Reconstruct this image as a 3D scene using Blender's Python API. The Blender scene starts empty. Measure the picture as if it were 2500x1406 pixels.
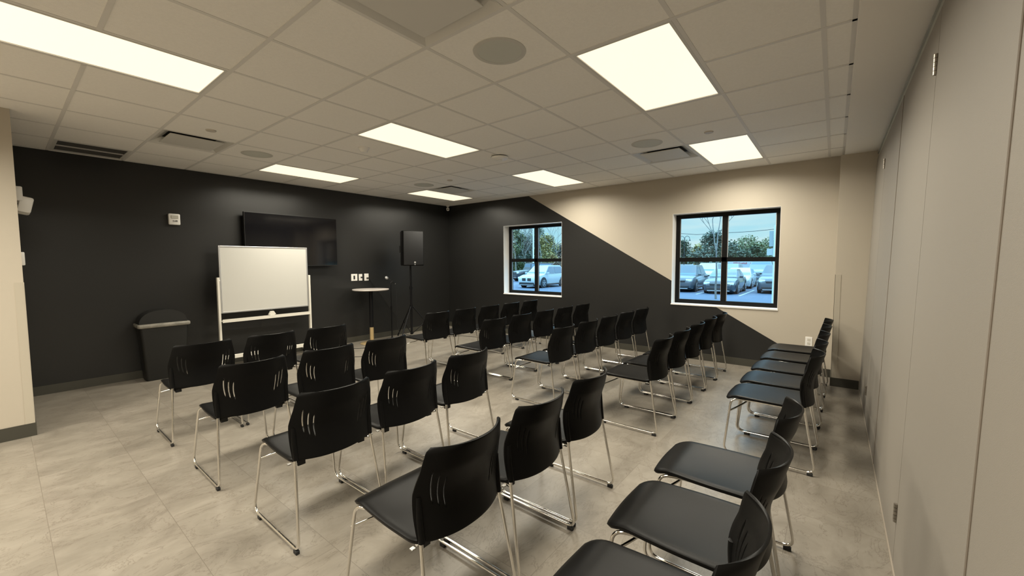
import bpy, bmesh, math, random
from mathutils import Vector, Matrix
PI = math.pi
random.seed(7)
sc = bpy.context.scene
COL = sc.collection

# ------------------------------------------------------------------ camera
YAW, PITCH, ROLL, FPX = 0.669636572, -0.0638191485, -0.00466590685, 992.874
CAM_H = 1.45
cp, sp_ = math.cos(PITCH), math.sin(PITCH)
fwd = Vector((cp*math.cos(YAW), cp*math.sin(YAW), sp_))
r0 = Vector((math.sin(YAW), -math.cos(YAW), 0)); u0 = r0.cross(fwd)
rr = r0*math.cos(ROLL) + u0*math.sin(ROLL)
uu = -r0*math.sin(ROLL) + u0*math.cos(ROLL)
cd = bpy.data.cameras.new('camera'); cam = bpy.data.objects.new('camera', cd); COL.objects.link(cam)
cd.sensor_width = 36; cd.lens = 36*FPX/2500; cd.clip_start = 0.02; cd.clip_end = 600
cam.matrix_world = Matrix(((rr.x, uu.x, -fwd.x, 0), (rr.y, uu.y, -fwd.y, 0), (rr.z, uu.z, -fwd.z, CAM_H), (0, 0, 0, 1)))
sc.camera = cam
vs = sc.view_settings
vs.view_transform = 'Standard'; vs.look = 'None'; vs.gamma = 1; vs.use_curve_mapping = False
vs.exposure = 0.0
LAMP_W = 50.0            # watts of each ceiling lamp
LAMP_COL = (1.0, 0.935, 0.785)
PANEL_L = 1.15           # radiance of the visible diffuser panels
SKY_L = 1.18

# ------------------------------------------------------------------ sky and sun
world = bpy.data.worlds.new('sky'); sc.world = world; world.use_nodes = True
wn, wl = world.node_tree.nodes, world.node_tree.links
wn.clear()
tc = wn.new('ShaderNodeTexCoord'); sep = wn.new('ShaderNodeSeparateXYZ'); wl.new(tc.outputs['Generated'], sep.inputs[0])
ramp = wn.new('ShaderNodeValToRGB'); wl.new(sep.outputs['Z'], ramp.inputs[0])
ramp.color_ramp.elements[0].position = 0.0; ramp.color_ramp.elements[0].color = (0.40, 0.72, 0.80, 1)
ramp.color_ramp.elements[1].position = 0.35; ramp.color_ramp.elements[1].color = (0.20, 0.50, 0.78, 1)
mp = wn.new('ShaderNodeMapping'); mp.inputs['Scale'].default_value = (1.6, 1.6, 14)
wl.new(tc.outputs['Generated'], mp.inputs[0])
nz = wn.new('ShaderNodeTexNoise'); nz.inputs['Scale'].default_value = 2.2; nz.inputs['Detail'].default_value = 5; wl.new(mp.outputs[0], nz.inputs[0])
cr = wn.new('ShaderNodeValToRGB'); cr.color_ramp.elements[0].position = 0.45; cr.color_ramp.elements[1].position = 0.72
wl.new(nz.outputs['Fac'], cr.inputs[0])
mx = wn.new('ShaderNodeMixRGB'); wl.new(cr.outputs[0], mx.inputs[0]); wl.new(ramp.outputs[0], mx.inputs[1]); mx.inputs[2].default_value = (0.56, 0.76, 0.80, 1)
hi = wn.new('ShaderNodeMapRange'); wl.new(sep.outputs['Z'], hi.inputs[0]); hi.inputs[1].default_value = 0.2; hi.inputs[2].default_value = 0.6; hi.inputs[3].default_value = SKY_L; hi.inputs[4].default_value = SKY_L*6.0  # sky high above the window view brightened to light reveals and floor
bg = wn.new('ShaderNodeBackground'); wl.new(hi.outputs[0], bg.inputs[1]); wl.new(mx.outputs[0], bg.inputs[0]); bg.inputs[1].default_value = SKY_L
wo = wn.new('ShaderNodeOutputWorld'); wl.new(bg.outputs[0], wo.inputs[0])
sd = bpy.data.lights.new('sun', 'SUN'); sd.energy = 0.6; sd.angle = 0.15; sd.color = (0.92, 0.96, 1.0)
so = bpy.data.objects.new('sun', sd); COL.objects.link(so); so.rotation_euler = (math.radians(35), 0, math.radians(-70))

# ------------------------------------------------------------------ helpers
def srgb(r, g, b):
    f = lambda c: (c/255/12.92) if c/255 <= 0.04045 else ((c/255+0.055)/1.055)**2.4
    return (f(r), f(g), f(b), 1)

def mat(name, color, rough=0.5, metal=0.0, emit=None, estr=0.0, bump=0.0, bscale=200.0, spec=0.5, noise=0.0, nscale=6.0, trans=0.0, coat=0.0):
    m = bpy.data.materials.new(name); m.use_nodes = True
    nt = m.node_tree; b = nt.nodes['Principled BSDF']
    c = color if len(color) == 4 else (*color, 1)
    b.inputs['Base Color'].default_value = c
    b.inputs['Roughness'].default_value = rough; b.inputs['Metallic'].default_value = metal
    b.inputs['Specular IOR Level'].default_value = spec
    if trans: b.inputs['Transmission Weight'].default_value = trans
    if coat: b.inputs['Coat Weight'].default_value = coat; b.inputs['Coat Roughness'].default_value = 0.08
    if emit: b.inputs['Emission Color'].default_value = (*emit[:3], 1); b.inputs['Emission Strength'].default_value = estr
    t = nt.nodes.new('ShaderNodeTexCoord')
    if noise:
        n = nt.nodes.new('ShaderNodeTexNoise'); n.inputs['Scale'].default_value = nscale; n.inputs['Detail'].default_value = 4
        nt.links.new(t.outputs['Object'], n.inputs[0])
        mixc = nt.nodes.new('ShaderNodeMixRGB'); mixc.inputs[1].default_value = tuple(max(0, x*(1-noise)) for x in c[:3])+(1,)
        mixc.inputs[2].default_value = tuple(x*(1+noise) for x in c[:3])+(1,)
        nt.links.new(n.outputs['Fac'], mixc.inputs[0]); nt.links.new(mixc.outputs[0], b.inputs['Base Color'])
    if bump:
        n = nt.nodes.new('ShaderNodeTexNoise'); n.inputs['Scale'].default_value = bscale; n.inputs['Detail'].default_value = 3
        nt.links.new(t.outputs['Object'], n.inputs[0])
        bp = nt.nodes.new('ShaderNodeBump'); bp.inputs['Strength'].default_value = bump; bp.inputs['Distance'].default_value = 0.002
        nt.links.new(n.outputs['Fac'], bp.inputs['Height']); nt.links.new(bp.outputs[0], b.inputs['Normal'])
    return m

class MB:
    def __init__(s): s.bm = bmesh.new()
    def box(s, a, b, M=None, bevel=0.0):
        x0, y0, z0 = a; x1, y1, z1 = b
        vs_ = [s.bm.verts.new(v) for v in ((x0,y0,z0),(x1,y0,z0),(x1,y1,z0),(x0,y1,z0),(x0,y0,z1),(x1,y0,z1),(x1,y1,z1),(x0,y1,z1))]
        fs = [s.bm.faces.new([vs_[i] for i in f]) for f in ((0,3,2,1),(4,5,6,7),(0,1,5,4),(1,2,6,5),(2,3,7,6),(3,0,4,7))]
        if bevel > 0:
            es = list({e for f in fs for e in f.edges})
            r = bmesh.ops.bevel(s.bm, geom=es, offset=bevel, segments=2, affect='EDGES', profile=0.5)
            vs_ = list({v for f in r['faces'] for v in f.verts} | {v for v in vs_ if v.is_valid})
        if M is not None:
            for v in vs_: v.co = M @ v.co
        return s
    def cyl(s, p, q, r, r2=None, n=16, caps=True):
        p, q = Vector(p), Vector(q); r2 = r if r2 is None else r2
        d = (q-p).normalized(); a = d.orthogonal().normalized(); b = d.cross(a)
        R0 = [s.bm.verts.new(p+(a*math.cos(2*PI*i/n)+b*math.sin(2*PI*i/n))*r) for i in range(n)]
        R1 = [s.bm.verts.new(q+(a*math.cos(2*PI*i/n)+b*math.sin(2*PI*i/n))*r2) for i in range(n)]
        for i in range(n): s.bm.faces.new((R0[i], R0[(i+1)%n], R1[(i+1)%n], R1[i]))
        if caps: s.bm.faces.new(R0[::-1]); s.bm.faces.new(R1)
        return s
    def tube(s, pts, r, n=10, closed=False):
        pts = [Vector(p) for p in pts]; N = len(pts); rs = r if isinstance(r, (list, tuple)) else [r]*N
        rings = []; prev = None
        for i, p in enumerate(pts):
            t = (pts[min(i+1, N-1)]-pts[max(i-1, 0)]).normalized()
            if prev is None: a = t.orthogonal().normalized()
            else:
                a = prev - t*prev.dot(t)
                a = a.normalized() if a.length > 1e-6 else t.orthogonal().normalized()
            prev = a; b = t.cross(a)
            rings.append([s.bm.verts.new(p+(a*math.cos(2*PI*k/n)+b*math.sin(2*PI*k/n))*rs[i]) for k in range(n)])
        for i in range(N-1):
            for k in range(n): s.bm.faces.new((rings[i][k], rings[i][(k+1)%n], rings[i+1][(k+1)%n], rings[i+1][k]))
        s.bm.faces.new(rings[0][::-1]); s.bm.faces.new(rings[-1])
        return s
    def lathe(s, prof, c=(0,0,0), n=32, M=None):
        c = Vector(c); rings = []
        for r, z in prof:
            if r < 1e-6:
                v = Vector((0,0,z)); v = (M @ v) if M else v
                rings.append([s.bm.verts.new(c+v)])
            else:
                R = []
                for i in range(n):
                    v = Vector((r*math.cos(2*PI*i/n), r*math.sin(2*PI*i/n), z)); v = (M @ v) if M else v
                    R.append(s.bm.verts.new(c+v))
                rings.append(R)
        for A, B in zip(rings[:-1], rings[1:]):
            if len(A) == 1 and len(B) == 1: continue
            for i in range(n):
                if len(A) == 1: s.bm.faces.new((A[0], B[i], B[(i+1)%n]))
                elif len(B) == 1: s.bm.faces.new((A[i], A[(i+1)%n], B[0]))
                else: s.bm.faces.new((A[i], A[(i+1)%n], B[(i+1)%n], B[i]))
        return s
    def poly(s, pts):
        s.bm.faces.new([s.bm.verts.new(p) for p in pts]); return s
    def prism(s, pts2, f0, f1):
        """pts2 polygon; f0, f1 map (a, b) to a 3-D point on either side"""
        A = [s.bm.verts.new(f0(*p)) for p in pts2]; B = [s.bm.verts.new(f1(*p)) for p in pts2]
        n = len(A); s.bm.faces.new(A[::-1]); s.bm.faces.new(B)
        for i in range(n): s.bm.faces.new((A[i], A[(i+1)%n], B[(i+1)%n], B[i]))
        return s
    def build(s, name, m, parent=None, smooth=False, angle=None, loc=None):
        bmesh.ops.recalc_face_normals(s.bm, faces=s.bm.faces)
        me = bpy.data.meshes.new(name); s.bm.to_mesh(me); s.bm.free()
        me.materials.append(m)
        if smooth:
            for p in me.polygons: p.use_smooth = True
            me.set_sharp_from_angle(angle=math.radians(angle or 40))
        o = bpy.data.objects.new(name, me); COL.objects.link(o)
        if parent: o.parent = parent
        if loc: o.location = loc
        return o

def tag(o, label=None, cat=None, group=None, kind=None):
    if label: o['label'] = label
    if cat: o['category'] = cat
    if group: o['group'] = group
    if kind: o['kind'] = kind
    return o
def thing(name, label, cat, loc=(0,0,0), rz=0, group=None):
    o = bpy.data.objects.new(name, None); o.empty_display_size = 0.1; COL.objects.link(o)
    o.location = loc; o.rotation_euler = (0, 0, rz)
    return tag(o, label, cat, group)
def structure(o, label=None, cat=None):
    return tag(o, label, cat, None, 'structure')
def copy_tree(o, parent=None):
    c = o.copy(); COL.objects.link(c)
    if parent: c.parent = parent
    for ch in list(o.children): copy_tree(ch, c)
    return c
def dup(o, loc, rz, label):
    c = copy_tree(o); c.location = loc; c.rotation_euler = (0, 0, rz); c['label'] = label
    return c

# ------------------------------------------------------------------ dimensions
H = CAM_H + 1.25388          # ceiling
T = 0.6096
GX, GY = 0.4060, 2.5291      # ceiling grid origin
XW, YL, YS = 6.35, 6.85, -0.05
XF = -3.5
def gx(i): return GX + T*i
def gy(j): return GY + T*j

# ------------------------------------------------------------------ materials
def wall_two_tone():
    m = bpy.data.materials.new('window_wall_paint'); m.use_nodes = True
    nt = m.node_tree; b = nt.nodes['Principled BSDF']
    g = nt.nodes.new('ShaderNodeNewGeometry'); s = nt.nodes.new('ShaderNodeSeparateXYZ'); nt.links.new(g.outputs['Position'], s.inputs[0])
    a = nt.nodes.new('ShaderNodeMath'); a.operation = 'MULTIPLY_ADD'; nt.links.new(s.outputs['Y'], a.inputs[0]); a.inputs[1].default_value = 0.577; a.inputs[2].default_value = 0.040
    c = nt.nodes.new('ShaderNodeMath'); c.operation = 'LESS_THAN'; nt.links.new(s.outputs['Z'], c.inputs[0]); nt.links.new(a.outputs[0], c.inputs[1])
    mixc = nt.nodes.new('ShaderNodeMixRGB'); nt.links.new(c.outputs[0], mixc.inputs[0]); mixc.inputs[1].default_value = CREAM; mixc.inputs[2].default_value = CHAR
    nt.links.new(mixc.outputs[0], b.inputs['Base Color'])
    mr = nt.nodes.new('ShaderNodeMapRange'); nt.links.new(c.outputs[0], mr.inputs[0]); mr.inputs[3].default_value = 0.6; mr.inputs[4].default_value = 0.38
    nt.links.new(mr.outputs[0], b.inputs['Roughness'])
    n = nt.nodes.new('ShaderNodeTexNoise'); n.inputs['Scale'].default_value = 160; nt.links.new(g.outputs['Position'], n.inputs[0])
    bp = nt.nodes.new('ShaderNodeBump'); bp.inputs['Strength'].default_value = 0.12; bp.inputs['Distance'].default_value = 0.002
    nt.links.new(n.outputs['Fac'], bp.inputs['Height']); nt.links.new(bp.outputs[0], b.inputs['Normal'])
    return m
CREAM = (0.47, 0.420, 0.345, 1)
CHAR = (0.013, 0.0128, 0.0122, 1)
M_cream = mat('cream_paint', CREAM, 0.6, bump=0.12, bscale=160)
M_char = mat('charcoal_paint', CHAR, 0.38, bump=0.12, bscale=160)
M_two = wall_two_tone()
M_tile = mat('ceiling_tile', (0.87, 0.84, 0.79), 0.9, bump=0.6, bscale=350, noise=0.05, nscale=60)
M_grid = mat('grid_paint_shaded', (0.69, 0.665, 0.63), 0.6)  # toned below the tiles, recess shade put into the bar colour
M_soffit = mat('soffit_paint', (0.84, 0.80, 0.74), 0.7, bump=0.1, bscale=160)
M_base = mat('vinyl_base', srgb(62, 60, 52), 0.5)
M_part = mat('partition_panel', (0.255, 0.230, 0.197), 0.62, bump=0.25, bscale=500)
M_dark = mat('dark_gap', (0.02, 0.019, 0.017), 0.8)
M_galv = mat('galvanised_track', (0.42, 0.42, 0.38), 0.5, metal=0.3, noise=0.2, nscale=8)
M_steel = mat('hinge_steel', (0.36, 0.33, 0.29), 0.35, metal=1.0)
M_white = mat('white_enamel', (0.85, 0.83, 0.79), 0.35)
M_reveal = mat('white_reveal', (0.78, 0.77, 0.75), 0.55)
M_bronze = mat('bronze_frame', (0.005, 0.005, 0.005), 0.4, spec=0.15)
M_fix = mat('fixture_white', (0.62, 0.60, 0.56), 0.5)
M_diff = mat('light_diffuser', (0.7, 0.7, 0.65), 0.5, emit=(1.0, 0.86, 0.62), estr=PANEL_L)
M_grille = mat('speaker_grille', (0.60, 0.60, 0.54), 0.6, metal=0.2, bump=0.6, bscale=900)
M_blackpl = mat('black_plastic', (0.006, 0.0058, 0.0056), 0.36, bump=0.12, bscale=900, spec=0.09)
M_rubber = mat('black_rubber', (0.01, 0.01, 0.01), 0.7)
M_chrome = mat('chrome', (0.78, 0.76, 0.72), 0.09, metal=1.0)
M_brk = mat('bracket_steel', (0.35, 0.34, 0.32), 0.4, metal=1.0)
M_tv = mat('tv_screen', (0.004, 0.004, 0.005), 0.08)
M_tvf = mat('tv_bezel', (0.008, 0.008, 0.008), 0.4)
M_board = mat('whiteboard_surface', (0.55, 0.54, 0.505), 0.16)
M_alu = mat('aluminium_trim', (0.62, 0.62, 0.62), 0.35, metal=0.8)
M_whitem = mat('white_metal', (0.72, 0.69, 0.62), 0.4)
M_table = mat('table_laminate', (0.50, 0.46, 0.43), 0.35)
M_brass = mat('brass', (0.50, 0.37, 0.19), 0.4, metal=0.35)
M_blackm = mat('black_metal', (0.006, 0.006, 0.007), 0.4, spec=0.2)
M_cloth = mat('speaker_cloth', (0.016, 0.016, 0.017), 0.8, bump=0.6, bscale=900)
M_liner = mat('plastic_liner', (0.25, 0.235, 0.20), 0.25, bump=1.0, bscale=60, noise=.6, nscale=14)
M_bin = mat('bin_plastic', (0.007, 0.007, 0.006), 0.5)
M_leds = mat('silver_badge', (0.7, 0.7, 0.7), 0.3, metal=0.8)
M_clear = mat('clear_guard', (0.46, 0.415, 0.34), 0.25)

def floor_mat():
    m = bpy.data.materials.new('stone_look_vinyl_tile'); m.use_nodes = True
    nt = m.node_tree; N = nt.nodes.new; L = nt.links.new; b = nt.nodes['Principled BSDF']
    g = N('ShaderNodeNewGeometry'); s = N('ShaderNodeSeparateXYZ'); L(g.outputs['Position'], s.inputs[0])
    off = N('ShaderNodeMath'); off.operation = 'SUBTRACT'; L(s.outputs['X'], off.inputs[0]); off.inputs[1].default_value = 0.10
    off2 = N('ShaderNodeMath'); off2.operation = 'SUBTRACT'; L(s.outputs['Y'], off2.inputs[0]); off2.inputs[1].default_value = 0.15
    cb = N('ShaderNodeCombineXYZ'); L(off2.outputs[0], cb.inputs[0]); L(off.outputs[0], cb.inputs[1])
    br = N('ShaderNodeTexBrick'); L(cb.outputs[0], br.inputs[0])
    br.inputs['Scale'].default_value = 1; br.inputs['Brick Width'].default_value = 0.9; br.inputs['Row Height'].default_value = 0.447
    br.inputs['Mortar Size'].default_value = 0.0016; br.inputs['Mortar Smooth'].default_value = 0.3; br.offset = 0.5
    br.inputs['Color1'].default_value = (0, 0, 0, 1); br.inputs['Color2'].default_value = (1, 1, 1, 1); br.inputs['Mortar'].default_value = (0.5, 0.5, 0.5, 1)
    # per-tile shift of the veining
    sh = N('ShaderNodeVectorMath'); sh.operation = 'SCALE'; L(br.outputs['Color'], sh.inputs[0]); sh.inputs['Scale'].default_value = 3.7
    ad = N('ShaderNodeVectorMath'); ad.operation = 'ADD'; L(g.outputs['Position'], ad.inputs[0]); L(sh.outputs[0], ad.inputs[1])
    mp1 = N('ShaderNodeMapping'); L(ad.outputs[0], mp1.inputs[0]); mp1.inputs['Rotation'].default_value = (0, 0, math.radians(25)); mp1.inputs['Scale'].default_value = (1.3, 2.0, 1)
    n1 = N('ShaderNodeTexNoise'); L(mp1.outputs[0], n1.inputs[0]); n1.inputs['Scale'].default_value = 2.4; n1.inputs['Detail'].default_value = 9; n1.inputs['Roughness'].default_value = 0.68; n1.inputs['Distortion'].default_value = 0.9
    cr1 = N('ShaderNodeValToRGB'); L(n1.outputs['Fac'], cr1.inputs[0])
    e = cr1.color_ramp.elements; e[0].position = 0.30; e[0].color = (0.176, 0.155, 0.127, 1); e[1].position = 0.68; e[1].color = (0.258, 0.232, 0.194, 1)
    k = e.new(0.5); k.color = (0.221, 0.197, 0.163, 1)
    # thin veins
    mp2 = N('ShaderNodeMapping'); L(ad.outputs[0], mp2.inputs[0]); mp2.inputs['Rotation'].default_value = (0, 0, math.radians(-20)); mp2.inputs['Scale'].default_value = (1.0, 1.9, 1)
    n2 = N('ShaderNodeTexNoise'); L(mp2.outputs[0], n2.inputs[0]); n2.inputs['Scale'].default_value = 3.0; n2.inputs['Detail'].default_value = 10; n2.inputs['Roughness'].default_value = 0.68; n2.inputs['Distortion'].default_value = 1.2
    ab = N('ShaderNodeMath'); ab.operation = 'SUBTRACT'; L(n2.outputs['Fac'], ab.inputs[0]); ab.inputs[1].default_value = 0.5
    ab2 = N('ShaderNodeMath'); ab2.operation = 'ABSOLUTE'; L(ab.outputs[0], ab2.inputs[0])
    cr2 = N('ShaderNodeValToRGB'); L(ab2.outputs[0], cr2.inputs[0]); e2 = cr2.color_ramp.elements
    e2[0].position = 0.0; e2[0].color = (0.8, 0.8, 0.8, 1); e2[1].position = 0.012; e2[1].color = (0, 0, 0, 1)
    mv = N('ShaderNodeMixRGB'); L(cr2.outputs[0], mv.inputs[0]); L(cr1.outputs[0], mv.inputs[1]); mv.inputs[2].default_value = (0.13, 0.108, 0.085, 1)
    # seams
    ms = N('ShaderNodeMixRGB'); L(br.outputs['Fac'], ms.inputs[0]); L(mv.outputs[0], ms.inputs[1]); ms.inputs[2].default_value = (0.15, 0.13, 0.105, 1)
    L(ms.outputs[0], b.inputs['Base Color'])
    rr_ = N('ShaderNodeMapRange'); L(n1.outputs['Fac'], rr_.inputs[0]); rr_.inputs[3].default_value = 0.30; rr_.inputs[4].default_value = 0.42
    L(rr_.outputs[0], b.inputs['Roughness']); b.inputs['Specular IOR Level'].default_value = 0.45
    bp = N('ShaderNodeBump'); bp.inputs['Strength'].default_value = 0.08; bp.inputs['Distance'].default_value = 0.004; L(n1.outputs['Fac'], bp.inputs['Height']); L(bp.outputs[0], b.inputs['Normal'])
    return m
M_floor = floor_mat()

def glass_mat():
    m = bpy.data.materials.new('window_glass'); m.use_nodes = True
    nt = m.node_tree; nt.nodes.clear()
    o = nt.nodes.new('ShaderNodeOutputMaterial'); t = nt.nodes.new('ShaderNodeBsdfTransparent'); t.inputs[0].default_value = (0.93, 0.97, 0.97, 1)
    g = nt.nodes.new('ShaderNodeBsdfGlossy'); g.inputs['Roughness'].default_value = 0.01
    f = nt.nodes.new('ShaderNodeFresnel'); f.inputs[0].default_value = 1.45
    mx_ = nt.nodes.new('ShaderNodeMixShader'); nt.links.new(f.outputs[0], mx_.inputs[0]); nt.links.new(t.outputs[0], mx_.inputs[1]); nt.links.new(g.outputs[0], mx_.inputs[2])
    nt.links.new(mx_.outputs[0], o.inputs[0]); return m
M_glass = glass_mat()

# ------------------------------------------------------------------ room shell
structure(MB().box((XF-0.2, -0.6, -0.12), (XW, YL+0.2, 0)).build('floor', M_floor), 'beige stone-look tile floor')
structure(MB().box((XF-0.2, YL, 0), (XW+0.25, YL+0.2, H+0.25)).build('wall_left', M_char), 'charcoal wall with television and whiteboard in front')
# window wall with two openings
W1 = (3.875, 5.235, 0.816, 2.169); W2 = (0.566, 1.932, 0.806, 2.157)
b = MB(); x0, x1 = XW, XW+0.25
ys = [-0.6, W2[0], W2[1], W1[0], W1[1], YL]
b.box((x0, ys[0], 0), (x1, ys[1], H+.25)); b.box((x0, ys[2], 0), (x1, ys[3], H+.25)); b.box((x0, ys[4], 0), (x1, ys[5], H+.25))
for W in (W1, W2):
    b.box((x0, W[0], 0), (x1, W[1], W[2])); b.box((x0, W[0], W[3]), (x1, W[1], H+.25))
structure(b.build('wall_back', M_two), 'wall with two windows painted cream above a charcoal diagonal')
structure(MB().box((XF-.2, -0.6, 0), (XF, YL, H+.25)).build('wall_front', M_cream))
structure(MB().box((XF, 5.275, 0), (0.128, YL, H+0.02)).build('wall_near_left', M_cream), 'cream wall end at the left edge')
structure(MB().box((5.93, -0.6, 0), (XW, -0.015, CAM_H+1.176)).build('wall_column', M_cream), 'cream pilaster between window wall and folding partition')
# ceiling: one mesh of lay-in tiles, cells taken by fixtures are left open
LIGHTS = [(-1, 1, 1), (3, 5, 1), (3, 5, 5), (7, 9, 5), (7, 9, 1), (3, 5, -3), (7, 9, -3), (-1, 1, -3), (-5, -3, 1), (-5, -3, -3), (-4, -2, 3)]  # panels at the list's end are added, unseen, to brighten the room's left
PLAQ = [(1, 4), (7, -2), (7, 4), (1, -2)]
RET = [(0, 6)]
taken = set()
for a, c, j in LIGHTS:
    for i in range(a, c): taken.add((i, j))
taken |= set(PLAQ) | set(RET)
xe = [XF] + [gx(i) for i in range(-6, 10)] + [XW]; ii = list(range(-7, 10))
ye = [YS] + [gy(j) for j in range(-4, 8)] + [YL]; jj = list(range(-5, 8))
b = MB(); g = 0.012
for a in range(len(xe)-1):
    for c in range(len(ye)-1):
        if (ii[a], jj[c]) in taken: continue
        X0 = xe[a]+(g if a else 0); X1 = xe[a+1]-(g if a < len(xe)-2 else 0)
        Y0 = ye[c]+(g if c else 0); Y1 = ye[c+1]-(g if c < len(ye)-2 else 0)
        if X1-X0 < .02 or Y1-Y0 < .02: continue
        b.box((X0, Y0, H+0.001), (X1, Y1, H+0.02))
b.box((XF-.2, -0.6, H+0.16), (XW+.25, YL+.2, H+0.25))
structure(b.build('ceiling', M_tile), 'suspended ceiling of off-white tiles')
b = MB()
inner = {(i, j) for a, c, j in LIGHTS for i in range(a+1, c)}
for a in range(1, len(xe)-1):
    run = None
    for c in range(len(ye)-1):
        if (ii[a], jj[c]) in inner:
            if run is not None: b.box((xe[a]-g, run, H-0.002), (xe[a]+g, ye[c]-g, H+0.03)); run = None
        elif run is None: run = ye[c] - (g if False else 0) + (g if (ii[a], jj[c]-1) in inner else 0)
    if run is not None: b.box((xe[a]-g, run, H-0.002), (xe[a]+g, YL, H+0.03))
for y in ye[1:-1]: b.box((XF, y-g, H-0.001), (XW, y+g, H+0.03))
b.box((XF, YL-0.022, H-0.002), (XW, YL, H+0.02)); b.box((XW-0.022, YS, H-0.002), (XW, YL, H+0.02)); b.box((XF, YS, H-.002), (XW, YS+.022, H+.02))
structure(b.build('trim_1', M_grid), 'ceiling grid bars')
# soffit above the folding partition
structure(MB().box((XF, -0.6, CAM_H+1.176), (XW, YS, H+0.16)).build('trim_2', M_soffit), 'plain drywall soffit above the folding partition')

# folding partition, leaning a touch like the measured one
def py(z): return -0.268 - 0.057*z/2.62
Pm = Matrix.Identity(4)
b = MB(); ZT = 2.535
seams = [-3.45, -2.05, -0.90, 0.30, 1.45, 2.57, 3.78, 4.88, 5.93]
def pbox(b, xa, xb, d0, d1, z0, z1):
    v = []
    for z in (z0, z1):
        for (x, d) in ((xa, d0), (xb, d0), (xb, d1), (xa, d1)):
            v.append(b.bm.verts.new((x, py(z)-d, z)))
    for f in ((0,3,2,1),(4,5,6,7),(0,1,5,4),(1,2,6,5),(2,3,7,6),(3,0,4,7)): b.bm.faces.new([v[i] for i in f])
for a, c in zip(seams[:-1], seams[1:]): pbox(b, a+0.003, c-0.003, 0.0, 0.06, 0.012, ZT)
pw = structure(b.build('wall_right', M_part), 'beige folding partition panels')
b = MB(); pbox(b, XF, 5.93, 0.065, 0.1, 0.0, 2.60); b.build('seam_backing', M_dark, pw)
b = MB()
for s_ in (1.45, 3.78, -0.90): pbox(b, s_-0.006, s_+0.006, -0.002, 0.01, 0.012, ZT)
b.build('seam_seal', mat('seam_seal', (0.16, 0.13, 0.10), 0.8), pw)
for s_ in (2.57, 4.88):
    for zc in (2.295, 0.26):
        b = MB()
        for k in range(5):
            z0 = zc-0.045+k*0.018
            b.cyl((s_, py(zc)+0.004, z0+0.001), (s_, py(zc)+0.004, z0+0.017), 0.009, n=10)
        b.build('hinge', M_steel, pw, True)
b = MB(); pbox(b, XF, 5.93, -0.006, 0.0, 0.0, 0.012); b.build('sweep_seal', mat('sweep_seal', (0.30, 0.26, 0.21), 0.7), pw)
b = MB(); b.box((XF, -0.42, 2.53), (5.93, -0.332, 2.600)); b.box((XF, -0.42, 2.594), (5.93, -0.322, 2.600)); structure(b.build('trim_3', M_galv), 'galvanised head track of the folding partition')
b = MB(); b.box((XF, -0.42, 2.6005), (5.93, -0.345, 2.6255)); structure(b.build('trim_4', M_dark), 'dark gap above the head track')

# baseboards
BH = 0.10
def base(name, a, c):
    b = MB(); b.box(a, c); structure(b.build(name, M_base), 'dark vinyl baseboard')
base('baseboard_left', (0.128, YL-0.008, 0), (XW, YL, BH)); base('baseboard_back', (XW-0.008, -0.01, 0), (XW, YL-.008, BH))
base('baseboard_near_left', (XF, 5.267, 0), (0.136, 5.275, BH+.01)); base('baseboard_near_left_end', (0.128, 5.275, 0), (0.136, YL-.008, BH+.01))
base('baseboard_column', (5.922, -0.262, 0), (5.93, -0.007, BH)); base('baseboard_column_side', (5.93, -0.015, 0), (XW-.008, -0.007, BH))
base('baseboard_front', (XF, -0.26, 0), (XF+.008, 5.267, BH))
# corner guards
b = MB(); b.box((0.077, 5.272, 0.11), (0.1285, 5.275, 1.30)); b.box((0.128, 5.272, 0.11), (0.131, 5.325, 1.30))
tag(b.build('corner_guard', M_clear), 'clear plastic corner guard on the cream wall end at left', 'corner guard')
b = MB(); b.box((5.927, -0.066, 0.10), (5.93, -0.012, 1.29)); b.box((5.927, -0.015, 0.10), (5.98, -0.012, 1.29))
tag(b.build('corner_guard', M_clear), 'clear plastic corner guard on the pilaster by the partition', 'corner guard')

# windows
def window(n, W, label):
    w = bpy.data.objects.new('window_%d' % n, None); COL.objects.link(w); structure(w, label)
    y0, y1, z0, z1 = W; e = 0.004
    b = MB()
    for yy in ((y0, y0+e), (y1-e, y1)): b.box((XW-0.001, yy[0], z0), (XW+0.24, yy[1], z1))
    b.box((XW-0.001, y0, z1-e), (XW+0.24, y1, z1))
    b.build('window_reveal', M_reveal, w)
    MB().box((XW-0.012, y0-0.004, z0-0.012), (XW+0.17, y1+0.004, z0+0.006)).build('window_sill', M_reveal, w)
    xf = XW+0.165; fw = 0.058; b = MB()
    Y0, Y1, Z0, Z1 = y0+e, y1-e, z0+0.006, z1-e
    b.box((xf, Y0, Z0), (xf+.06, Y0+fw, Z1)); b.box((xf, Y1-fw, Z0), (xf+.06, Y1, Z1))
    b.box((xf, Y0+fw, Z0), (xf+.06, Y1-fw, Z0+fw)); b.box((xf, Y0+fw, Z1-fw), (xf+.06, Y1-fw, Z1))
    b.build('window_frame', M_bronze, w)
    ym, zm = (Y0+Y1)/2, (Z0+Z1)/2-0.01
    b = MB(); b.box((xf-.004, ym-.034, Z0+fw), (xf+.06, ym+.034, Z1-fw)); b.box((xf-.004, Y0+fw, zm-.031), (xf+.06, Y1-fw, zm+.031))
    b.build('mullion', M_bronze, w)
    for (ya, yb) in ((Y0+fw, ym-.034), (ym+.034, Y1-fw)):
        for (za, zb) in ((Z0+fw, zm-.031), (zm+.031, Z1-fw)):
            b = MB()
            for s in ((ya, ya+.008), (yb-.008, yb)): b.box((xf+.018, s[0], za), (xf+.03, s[1], zb))
            bead = b.build('glazing_bead', M_alu, w)
            MB().poly([(xf+.03, ya, za), (xf+.03, yb, za), (xf+.03, yb, zb), (xf+.03, ya, zb)]).build('glass_pane', M_glass, w)
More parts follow.
